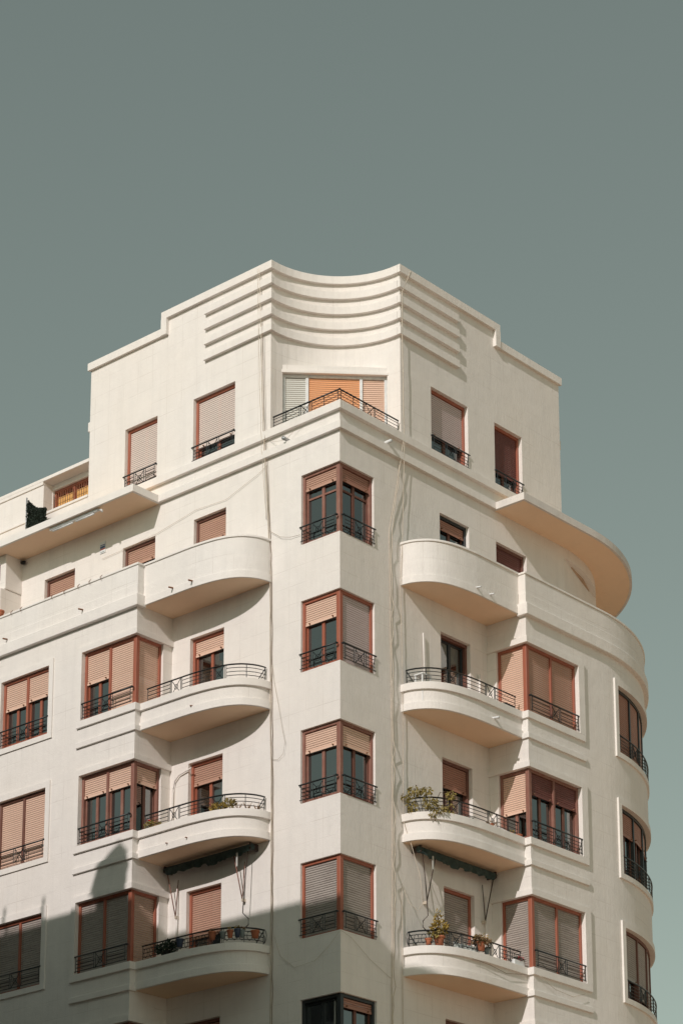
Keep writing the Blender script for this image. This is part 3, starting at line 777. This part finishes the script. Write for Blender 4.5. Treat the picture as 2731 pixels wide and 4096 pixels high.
cable([mR(2.36, .4, 15.92), mR(2.28, .3, 15.75), mR(2.15, .15, 15.95), mR(2.05, .03, 16.4), mR(2.05, .03, 12.0)], .010, 'cable', 'pale cable looping below the awning on the right front', .003)
cable([mR(3.3, 1.03, 14.72), mR(3.9, 1.06, 14.68), mR(4.5, 1.06, 14.6), mR(5.1, 1.06, 14.70), mR(5.34, 1.08, 14.72)], .010, 'cable_dark', 'cable sagging along the lowest balcony on the right front')
cable([mR(5.5, 1.24, 14.72), mR(6.1, 1.25, 14.5), mR(6.8, 1.25, 14.45), mR(7.3, 1.24, 14.62)], .008, 'cable', 'cable sagging below the grey corner shutters on the right bay')

# ------------------------------------------------------------------ awnings, lamp, sign, screen
def awning(m, S, zt, a0, a1, mat_arm):
    t = empty('awning', m((a0+a1)/2, .1, zt))
    tag(t, 'rolled dark green awning under the balcony of the %s front' % ('left' if S == 'L' else 'right'), 'awning', 'rolled awnings')
    mb = MB(); mb.tube([m(a0, .20, zt), m(a1, .20, zt)], .075, 10); under(mb.build('roller', 'awning_cloth'), t)
    mb = MB(); vs = []; fs = []; k = 48
    for i in range(k+1):
        a = a0+.12+(a1-a0-.24)*i/k; sc_ = .10+.045*abs(math.sin(i*.39)) + (.05 if 14 < i < 24 else 0)
        vs += [m(a, .30+.015*math.sin(i*1.1), zt+.02), m(a, .31+.03*math.sin(i*.7), zt-sc_*.6), m(a, .29+.03*math.sin(i*1.3), zt-.03-sc_)]
    for i in range(k):
        for j in (0, 1): fs.append((3*i+j, 3*i+3+j, 3*i+4+j, 3*i+1+j))
    mb.add(vs, fs, True); under(mb.build('valance', 'awning_cloth'), t)
    for a in (a0+.03, a1-.03):
        mb = MB(); mb.box(m, a-.025, a+.025, 0, .27, zt-.07, zt+.09); under(mb.build('bracket', 'iron_rust', bevel=.01), t)
    for a in ((a0+.55, a1-.12)):
        mb = MB(); mb.tube([m(a, .26, zt-.05), m(a-.14, .10, zt-1.14)], .013, 6); mb.tube([m(a-.14, .10, zt-1.14), m(a-.17, .05, zt-.25)], .009, 6)
        under(mb.build('arm', mat_arm), t)
        mb = MB(); mb.box(m, a-.16, a-.12, 0, .11, zt-1.19, zt-1.12); under(mb.build('arm_bracket', 'cable'), t)
    mb = MB(); mb.tube([m(a0+.15, .2, zt-.08), m(a0+.17, .28, zt-.9), m(a0+.20, .30, zt-1.55), m(a0+.02, .30, zt-1.72), m(a0+.02, .30, zt-1.86), m(a0+.2, .30, zt-1.95)], .011, 6); under(mb.build('crank', 'iron_rust'), t)
    mb = MB(); mb.box(m, a0+.36, a0+.40, .31, .325, zt-.42, zt-.1); under(mb.build('strap', 'curtain'), t)
awning(mL, 'L', 17.27, 2.47, 5.28, 'wood_old'); awning(mR, 'R', 17.27, 2.44, 5.25, 'iron_rust')

t = empty('tube_light', mL(8.05, .85, 26.85)); tag(t, 'long white tube light fixed under the left canopy edge', 'light')
mb = MB(); mb.box(mL, 7.2, 8.95, .80, .87, 26.80, 26.868); under(mb.build('housing', 'white_paint', bevel=.008), t)
for a0, a1 in ((7.35, 8.0), (8.12, 8.85)):
    mb = MB(); mb.tube([mL(a0, .835, 26.775), mL(a1, .835, 26.775)], .022, 8); under(mb.build('tube', 'white_paint'), t)
mb = MB(); mb.tube([mL(7.2, .835, 26.83), mL(7.08, .835, 26.80), mL(7.06, .835, 26.74)], .03, 8); under(mb.build('end_clamp', 'white_paint'), t)

t = empty('wall_sign', mL(7.9, 0, 26.16)); tag(t, 'small blue and red sign on white plate under the left canopy', 'sign')
mb = MB(); mb.box(mL, 7.80, 7.99, .003, .018, 26.165, 26.47); under(mb.build('plate', 'sign_white'), t)
mb = MB(); mb.box(mL, 7.81, 7.98, .018, .021, 26.37, 26.395); under(mb.build('blue_lettering', 'sign_blue'), t)
mb = MB(); mb.box(mL, 7.81, 7.98, .018, .021, 26.30, 26.355); under(mb.build('blue_lettering', 'sign_blue'), t)
mb = MB(); mb.box(mL, 7.805, 7.985, .018, .021, 26.255, 26.285); under(mb.build('red_stripe', 'sign_red'), t)
mb = MB(); mb.box(mL, 7.84, 7.96, .018, .020, 26.19, 26.205); under(mb.build('grey_lettering', 'pot_grey'), t)

t = empty('privacy_screen', mL(10.52, .1, 27.05)); tag(t, 'dark green netting screen on the left roof terrace', 'screen')
mb = MB(); mb.tube([mL(10.50, .3, 27.05), mL(10.50, .3, 28.40)], .02, 6); under(mb.build('pole', 'metal_grey'), t)
mb = MB(); rnd = random.Random(3)
for i in range(4200):
    u = rnd.random(); v = rnd.random()
    a = 10.47-u*.72; top = 28.34-u*.45-.10*math.sin(u*3.1); z = 27.3+(top-27.3)*v
    c = Vector(mL(a, .3+rnd.uniform(-.03, .03), z)); s1 = Vector((rnd.uniform(-1, 1), rnd.uniform(-1, 1), rnd.uniform(-1, 1))).normalized()*.035; s2 = Vector((rnd.uniform(-1, 1), rnd.uniform(-1, 1), rnd.uniform(-1, 1))).normalized()*.02
    mb.add([c-s1, c-s2, c+s1, c+s2], [(0, 1, 2, 3)])
under(mb.build('netting', 'net_green', kind='stuff'), t)
t = empty('roof_fixture', mR(7.80, -.05, 31.61)); tag(t, 'tiny dark fixture standing on the sloping right parapet', 'fixture')
for da in (-.03, .035):
    mb = MB(); mb.lathe(mR(7.80+da, -.05, 31.612), [(.022, 0), (.03, .05), (.018, .075), (.024, .10), (.004, .13)], 8); under(mb.build('knob', 'black'), t)
cable([(-8.45, .3, 31.4), (-10.0, 3.0, 29.02)], .006, 'cable_dark', 'guy wire rising from the attic roof to the tower', name='guy_wire')

# ------------------------------------------------------------------ plants and things on the balconies
def leaves(mb, c, rad, n, size, rnd, m=None, hang=0.0):
    for i in range(n):
        while True:
            v = Vector((rnd.uniform(-1, 1), rnd.uniform(-1, 1), rnd.uniform(-1, 1)))
            if .25 < v.length < 1: break
        p = Vector(c) + Vector((v.x*rad[0], v.y*rad[1], v.z*rad[2]))
        d = Vector((v.x+rnd.uniform(-.6, .6), v.y+rnd.uniform(-.6, .6), v.z*.5-hang+rnd.uniform(-.5, .5))).normalized()
        sd_ = d.cross(Vector((rnd.uniform(-1, 1), rnd.uniform(-1, 1), rnd.uniform(-1, 1)))).normalized(); L = size*rnd.uniform(.7, 1.3)
        nrm = d.cross(sd_)*L*.15
        mb.add([p, p+d*L*.5+sd_*L*.24+nrm, p+d*L, p+d*L*.5-sd_*L*.24+nrm], [(0, 1, 2, 3)])
def pot(m, a, d, z, r, h, label, pm='terracotta', plants=(), stems=0, seed=1, group='pots on the balconies', flower=None, cat='plant pot', name='plant_pot'):
    rnd = random.Random(seed); b = m(a, d, z)
    t = empty(name, b); tag(t, label, cat, group)
    mb = MB(); mb.lathe(b, [(r*.68, 0), (r*.92, h*.78), (r*.93, h*.8), (r*1.06, h*.81), (r*1.06, h), (r*.95, h), (r*.9, h*.88)], 14); under(mb.build('pot', pm), t)
    mb = MB(); mb.lathe((b[0], b[1], b[2]+h*.86), [(r*.9, 0), (r*.85, .01)], 12); under(mb.build('soil', 'soil'), t)
    for pm2, off_, rad, n, size, hang in plants:
        mb = MB(); leaves(mb, (b[0]+off_[0], b[1]+off_[1], b[2]+h+off_[2]), rad, n, size, rnd, hang=hang); under(mb.build('foliage', pm2, kind='stuff'), t)
        mb = MB()
        for i in range(4): mb.tube([(b[0], b[1], b[2]+h*.8), (b[0]+off_[0]+rnd.uniform(-.5, .5)*rad[0], b[1]+off_[1]+rnd.uniform(-.5, .5)*rad[1], b[2]+h+off_[2]+rnd.uniform(-.2, .4)*rad[2])], .006, 4)
        under(mb.build('stem', 'stem', kind='stuff'), t)
    if flower:
        mb = MB(); fo, fm, fr, n = flower; leaves(mb, (b[0]+fo[0], b[1]+fo[1], b[2]+h+fo[2]), (fr, fr, fr), n, fr*1.1, rnd); under(mb.build('flower', fm), t)
    return t
Z4, Z3, Z2 = zk(BU, 1)+.667, zk(BU, 2)+.667, zk(BU, 3)+.667
# right, third balcony: a vine that spills over the rail at the rounded end
rnd = random.Random(11)
t = empty('climbing_plant', mR(2.45, .3, Z3-.5)); tag(t, 'yellow-green vine spilling over the right balcony rail', 'plant')
mb = MB(); mb.lathe(mR(2.5, .35, Z3-.5), [(.13, 0), (.17, .3), (.18, .36)], 12); under(mb.build('pot', 'terracotta'), t)
mb = MB(); st = []
for a, d, z, ra, rz, n in ((2.20, .28, 18.58, .16, .12, 170), (2.17, .22, 18.25, .12, .22, 150), (2.34, .60, 18.27, .18, .16, 230), (2.30, .55, 18.55, .16, .09, 130), (2.5, .76, 18.12, .15, .10, 110), (2.78, .86, 18.50, .10, .12, 90), (2.8, .80, 18.2, .12, .16, 60), (2.14, .06, 18.48, .1, .1, 60), (2.40, .66, 18.0, .10, .12, 80)):
    c = mR(a, d+.03, z); leaves(mb, c, (ra*.8, ra*.9, rz*.9), int(n*.6), .08, rnd, hang=.7); st.append(c)
under(mb.build('foliage', 'leaf_olive', kind='stuff'), t)
mb = MB()
for c in st:
    mb.tube([mR(2.5, .35, Z3-.2), (c[0]*.6+mR(2.5, .35, 0)[0]*.4, c[1]*.6+2.5*.4, c[2]+.08), c], .008, 4)
under(mb.build('stem', 'stem', kind='stuff'), t)
pot(mR, 3.55, .78, Z3-.02, .08, .09, 'grey bowl with a low plant on the third right balcony', 'pot_grey', [('leaf_dark', (0, 0, .02), (.12, .12, .05), 70, .06, .2)], seed=4)
pot(mR, 4.19, .95, Z3, .07, .07, 'small terracotta pot with dry leaves on the balcony edge', 'terracotta', [('leaf_dry', (0, 0, .02), (.12, .14, .05), 90, .06, .3)], seed=5)
pot(mR, 4.98, .92, Z3, .05, .06, 'little pot with a yellow flower by the red corner post', 'terracotta', [('leaf_yellow', (0, 0, .02), (.06, .06, .04), 40, .04, 0)], seed=6)
pot(mR, 5.27, .92, Z3-.02, .085, .10, 'plain terracotta pot against the red corner post', 'terracotta', seed=7)
t = empty('cloth', mR(4.67, .9, Z3)); tag(t, 'crumpled white cloth lying on the third right balcony edge', 'cloth')
mb = MB(); vs = []; fs = []
for i in range(9):
    for j in range(5):
        vs.append(mR(4.5+.04*i, .8+.05*j, Z3+.02+.07*max(0, math.sin(i*.4))*math.sin(j*.8+.3)+random.Random(i*7+j).uniform(0, .025)))
for i in range(8):
    for j in range(4): fs.append((i*5+j, i*5+5+j, i*5+6+j, i*5+1+j))
mb.add(vs, fs, True); under(mb.build('sheet', 'white_paint'), t)
# right, second balcony
pot(mR, 2.66, .60, Z2+.05, .13, .22, 'large terracotta pot with a tall yellow-green plant on the right', 'terracotta', [('leaf_yellow', (0, 0, .20), (.17, .17, .16), 190, .10, .1), ('leaf_yellow', (-.02, 0, .48), (.06, .06, .14), 40, .08, .1), ('leaf_olive', (-.05, -.12, .06), (.12, .12, .12), 80, .09, .5)], seed=8)
pot(mR, 2.46, .46, Z2+.05, .085, .15, 'small empty terracotta pot beside the tall plant', 'terracotta', seed=9)
pot(mR, 3.75, .93, Z2+.10, .11, .2, 'hanging terracotta pot with a bushy dry plant on the right rail', 'terracotta', [('leaf_dry', (0, 0, .06), (.20, .22, .09), 170, .09, .8), ('leaf_yellow', (0, 0, .10), (.14, .16, .07), 70, .07, .3)], seed=10)
pot(mR, 4.0, .9, Z2+.08, .07, .13, 'grey-blue pot next to the bushy hanging one', 'pot_grey', [('leaf_dark', (0, 0, .03), (.08, .08, .05), 40, .06, .4)], seed=12)
t = empty('window_box', mR(5.12, .95, Z2)); tag(t, 'white planter box with pink flowers at the right balcony corner', 'planter')
mb = MB(); mb.box(mR, 4.92, 5.30, .84, .99, Z2, Z2+.14); under(mb.build('box', 'white_paint', bevel=.012), t)
mb = MB(); leaves(mb, mR(5.15, .93, Z2+.18), (.07, .13, .05), 70, .06, rnd); under(mb.build('foliage', 'leaf_dark', kind='stuff'), t)
mb = MB(); leaves(mb, mR(5.2, .95, Z2+.2), (.06, .07, .04), 60, .05, rnd); under(mb.build('flower', 'flower_pink', kind='stuff'), t)
t = empty('laundry', mR(3.25, .9, Z2)); tag(t, 'pale patterned cloth draped along the second right balcony rail', 'cloth')
mb = MB(); vs = []; fs = []
for i in range(25):
    a = 2.95+.034*i; d = .86+.12*min(1, (a-2.9)/.6)
    for j in range(4): vs.append(mR(a, d-.1+.012*math.sin(i*1.7+j), Z2+.17-.05*j+.012*math.sin(i*.9)))
for i in range(24):
    for j in range(3): fs.append((i*4+j, i*4+4+j, i*4+5+j, i*4+1+j))
mb.add(vs, fs, True); under(mb.build('sheet', 'sign_white'), t)
# left, third balcony
pot(mL, 5.05, .84, Z3, .09, .06, 'low pot of greenery with one red flower on the left balcony', 'terracotta', [('leaf_olive', (0, 0, .05), (.25, .12, .10), 190, .07, .2)], seed=13, flower=((-.18, 0, .2), 'flower_red', .04, 40))
pot(mL, 3.0, .80, Z3-.05, .11, .06, 'low pot with a spiky yellowing plant on the third left balcony', 'pot_grey', [('leaf_yellow', (0, 0, .08), (.22, .10, .09), 170, .08, -.3), ('leaf_olive', (.26, .1, .14), (.16, .10, .12), 140, .08, -.4)], seed=14)
def spiky(m, a, d, z, label, seed):
    rnd = random.Random(seed); b = m(a, d, z); t = empty('succulent', b); tag(t, label, 'plant', 'pots on the balconies')
    mb = MB(); mb.lathe((b[0], b[1], b[2]-.04), [(.05, 0), (.065, .06)], 10); under(mb.build('pot', 'terracotta'), t)
    mb = MB()
    for i in range(9):
        g = rnd.uniform(0, 6.28); l = rnd.uniform(.10, .2)
        mb.tube([b, (b[0]+math.cos(g)*l*.4, b[1]+math.sin(g)*l*.4, b[2]+l*.6), (b[0]+math.cos(g)*l*.6, b[1]+math.sin(g)*l*.6, b[2]+l)], [.010, .008, .002], 4)
    under(mb.build('spike', 'leaf_dry', kind='stuff'), t)
spiky(mL, 2.55, .60, Z3, 'spiky succulent, left one at the rounded end of the left balcony', 21)
spiky(mL, 2.40, .44, Z3, 'spiky succulent, middle one at the rounded end of the left balcony', 22)
spiky(mL, 2.28, .26, Z3, 'spiky succulent, right one at the rounded end of the left balcony', 23)
# left, second balcony: a row of small pots hung on the rail, in the shade
for a, d, r, h, pm, lab, sd_, pl in ((2.64, .73, .075, .17, 'terracotta', 'brown hanging pot with an orange bloom on the shaded left rail', 31, 'leaf_yellow'),
        (2.50, .64, .075, .19, 'pot_blue', 'dark blue hanging pot on the shaded left rail', 32, 'leaf_yellow'), (2.43, .56, .06, .17, 'pot_grey', 'pale grey hanging pot beside the dark blue one', 33, 'leaf_dry'),
        (2.25, .33, .10, .17, 'terracotta', 'dark red round pot nearest the wall on the left rail', 34, None), (3.06, .87, .09, .18, 'terracotta', 'orange terracotta pot at the middle of the left rail', 35, 'leaf_dry'),
        (2.80, .80, .07, .14, 'pot_grey', 'grey pot between the orange and the brown ones', 36, None), (4.02, .93, .09, .18, 'pot_blue', 'dark pot on the shaded left rail below the awning', 37, None)):
    pot(mL, a, d, Z2+.14, r, h, lab, pm, [(pl, (0, 0, .02), (.05, .05, .05), 45, .045, 0)] if pl else (), seed=sd_)
pot(mL, 4.45, .92, Z2, .10, .10, 'dark leafy plant crowding the shaded left balcony floor', 'black', [('leaf_dark', (0, 0, .10), (.32, .12, .13), 260, .10, .1)], seed=38)
# left terrace: two pots at the end
pot(mL, 10.68, .9, 24.9, .10, .22, 'red terracotta pot at the far left end of the terrace', 'terracotta', seed=41)
pot(mL, 10.2, 1.0, 24.755, .12, .05, 'shallow orange saucer on the left terrace coping', 'terracotta', seed=42, name='plant_saucer', cat='saucer')
# right, fourth balcony: white garden stool and a black mailbox-like crate
t = empty('stool', mR(2.45, .38, Z4-.3)); tag(t, 'small white plastic stool behind the fourth right balcony rail', 'stool')
mb = MB(); mb.box(mR, 2.28, 2.62, .25, .51, Z4+.20, Z4+.235); under(mb.build('seat', 'white_paint', bevel=.01), t)
for a in (2.30, 2.575):
    for d in (.265, .465): mb = MB(); mb.box(mR, a, a+.03, d, d+.03, Z4-.45, Z4+.20); under(mb.build('leg', 'white_paint'), t)
t = empty('crate', mR(5.1, .8, Z4)); tag(t, 'small black crate in the corner of the fourth right balcony', 'crate')
for a0, a1, d0, d1 in ((4.85, 5.22, .70, .715), (4.85, 5.22, .905, .92), (4.85, 4.865, .715, .905), (5.205, 5.22, .715, .905)):
    mb = MB(); mb.box(mR, a0, a1, d0, d1, Z4, Z4+.13); under(mb.build('side', 'black'), t)
mb = MB(); mb.box(mR, 4.85, 5.22, .70, .92, Z4-.012, Z4); under(mb.build('base', 'black'), t)

# ------------------------------------------------------------------ the building across the street, whose roof line shades the lower storeys
nb = empty('neighbour_building', (-12, -23, GZ)); tag(nb, 'grey building across the street, its roof line shading the lower storeys', 'building')
RZ = 25.35
mb = MB(); wall(mb, lambda a, d, z: (a, -16+d, z), -40, 6.0, GZ, RZ-.02, [(-38+i*3.3, -36.8+i*3.3, z, z+1.9) for i in range(13) for z in (1.2, 4.5, 7.8, 11.1, 14.4, 17.7, 21.0)], thick=.3); under(mb.build('wall', 'render_grey'), nb)
mb = MB(); mb.prism([(-40, -30), (6.0, -30), (6.0, -16.32), (-40, -16.32)], GZ, RZ-.3); under(mb.build('wall', 'render_grey'), nb)
mb = MB(); mb.prism([(-40.1, -30.1), (6.1, -30.1), (6.1, -15.98), (-40.1, -15.98)], RZ-.2, RZ); under(mb.build('roof', 'kerb_stone'), nb)
for i in range(13):
    for z in (1.2, 4.5, 7.8, 11.1, 14.4, 17.7, 21.0):
        f = MB(); x = -38+i*3.3; f.box(lambda a, d, z: (a, -16+d, z), x-.01, x+1.21, -.25, -.2, z-.01, z+1.91); under(f.build('window', 'wood_dark'), nb)
# roof lantern with a gabled cap, and two aerials
x, y = -2.45, -16.2
ct = MB(); ct.prism([(x-.43, y-.4), (x+.49, y-.4), (x+.49, y+.4), (x-.43, y+.4)], RZ-.1, 25.98)
under(ct.build('lantern', 'render_grey'), nb)
G = [(x-.53, 25.98), (x+.55, 25.98), (x+.47, 26.36), (x+.23, 26.60), (x-.12, 26.42), (x-.53, 26.12)]
ct = MB(); ct.add([(a, y-.45, b) for a, b in G] + [(a, y+.45, b) for a, b in G], [(0, 1, 2, 3, 4, 5), (11, 10, 9, 8, 7, 6)] + [(i, (i+1) % 6, 6+(i+1) % 6, 6+i) for i in range(6)])
under(ct.build('lantern_cap', 'kerb_stone'), nb)
for x, h in ((-4.74, .62), (-6.14, .62)):
    ct = MB(); ct.tube([(x, -16.1, RZ-.1), (x, -16.1, RZ+h)], .045, 6); under(ct.build('aerial', 'metal_grey'), nb)
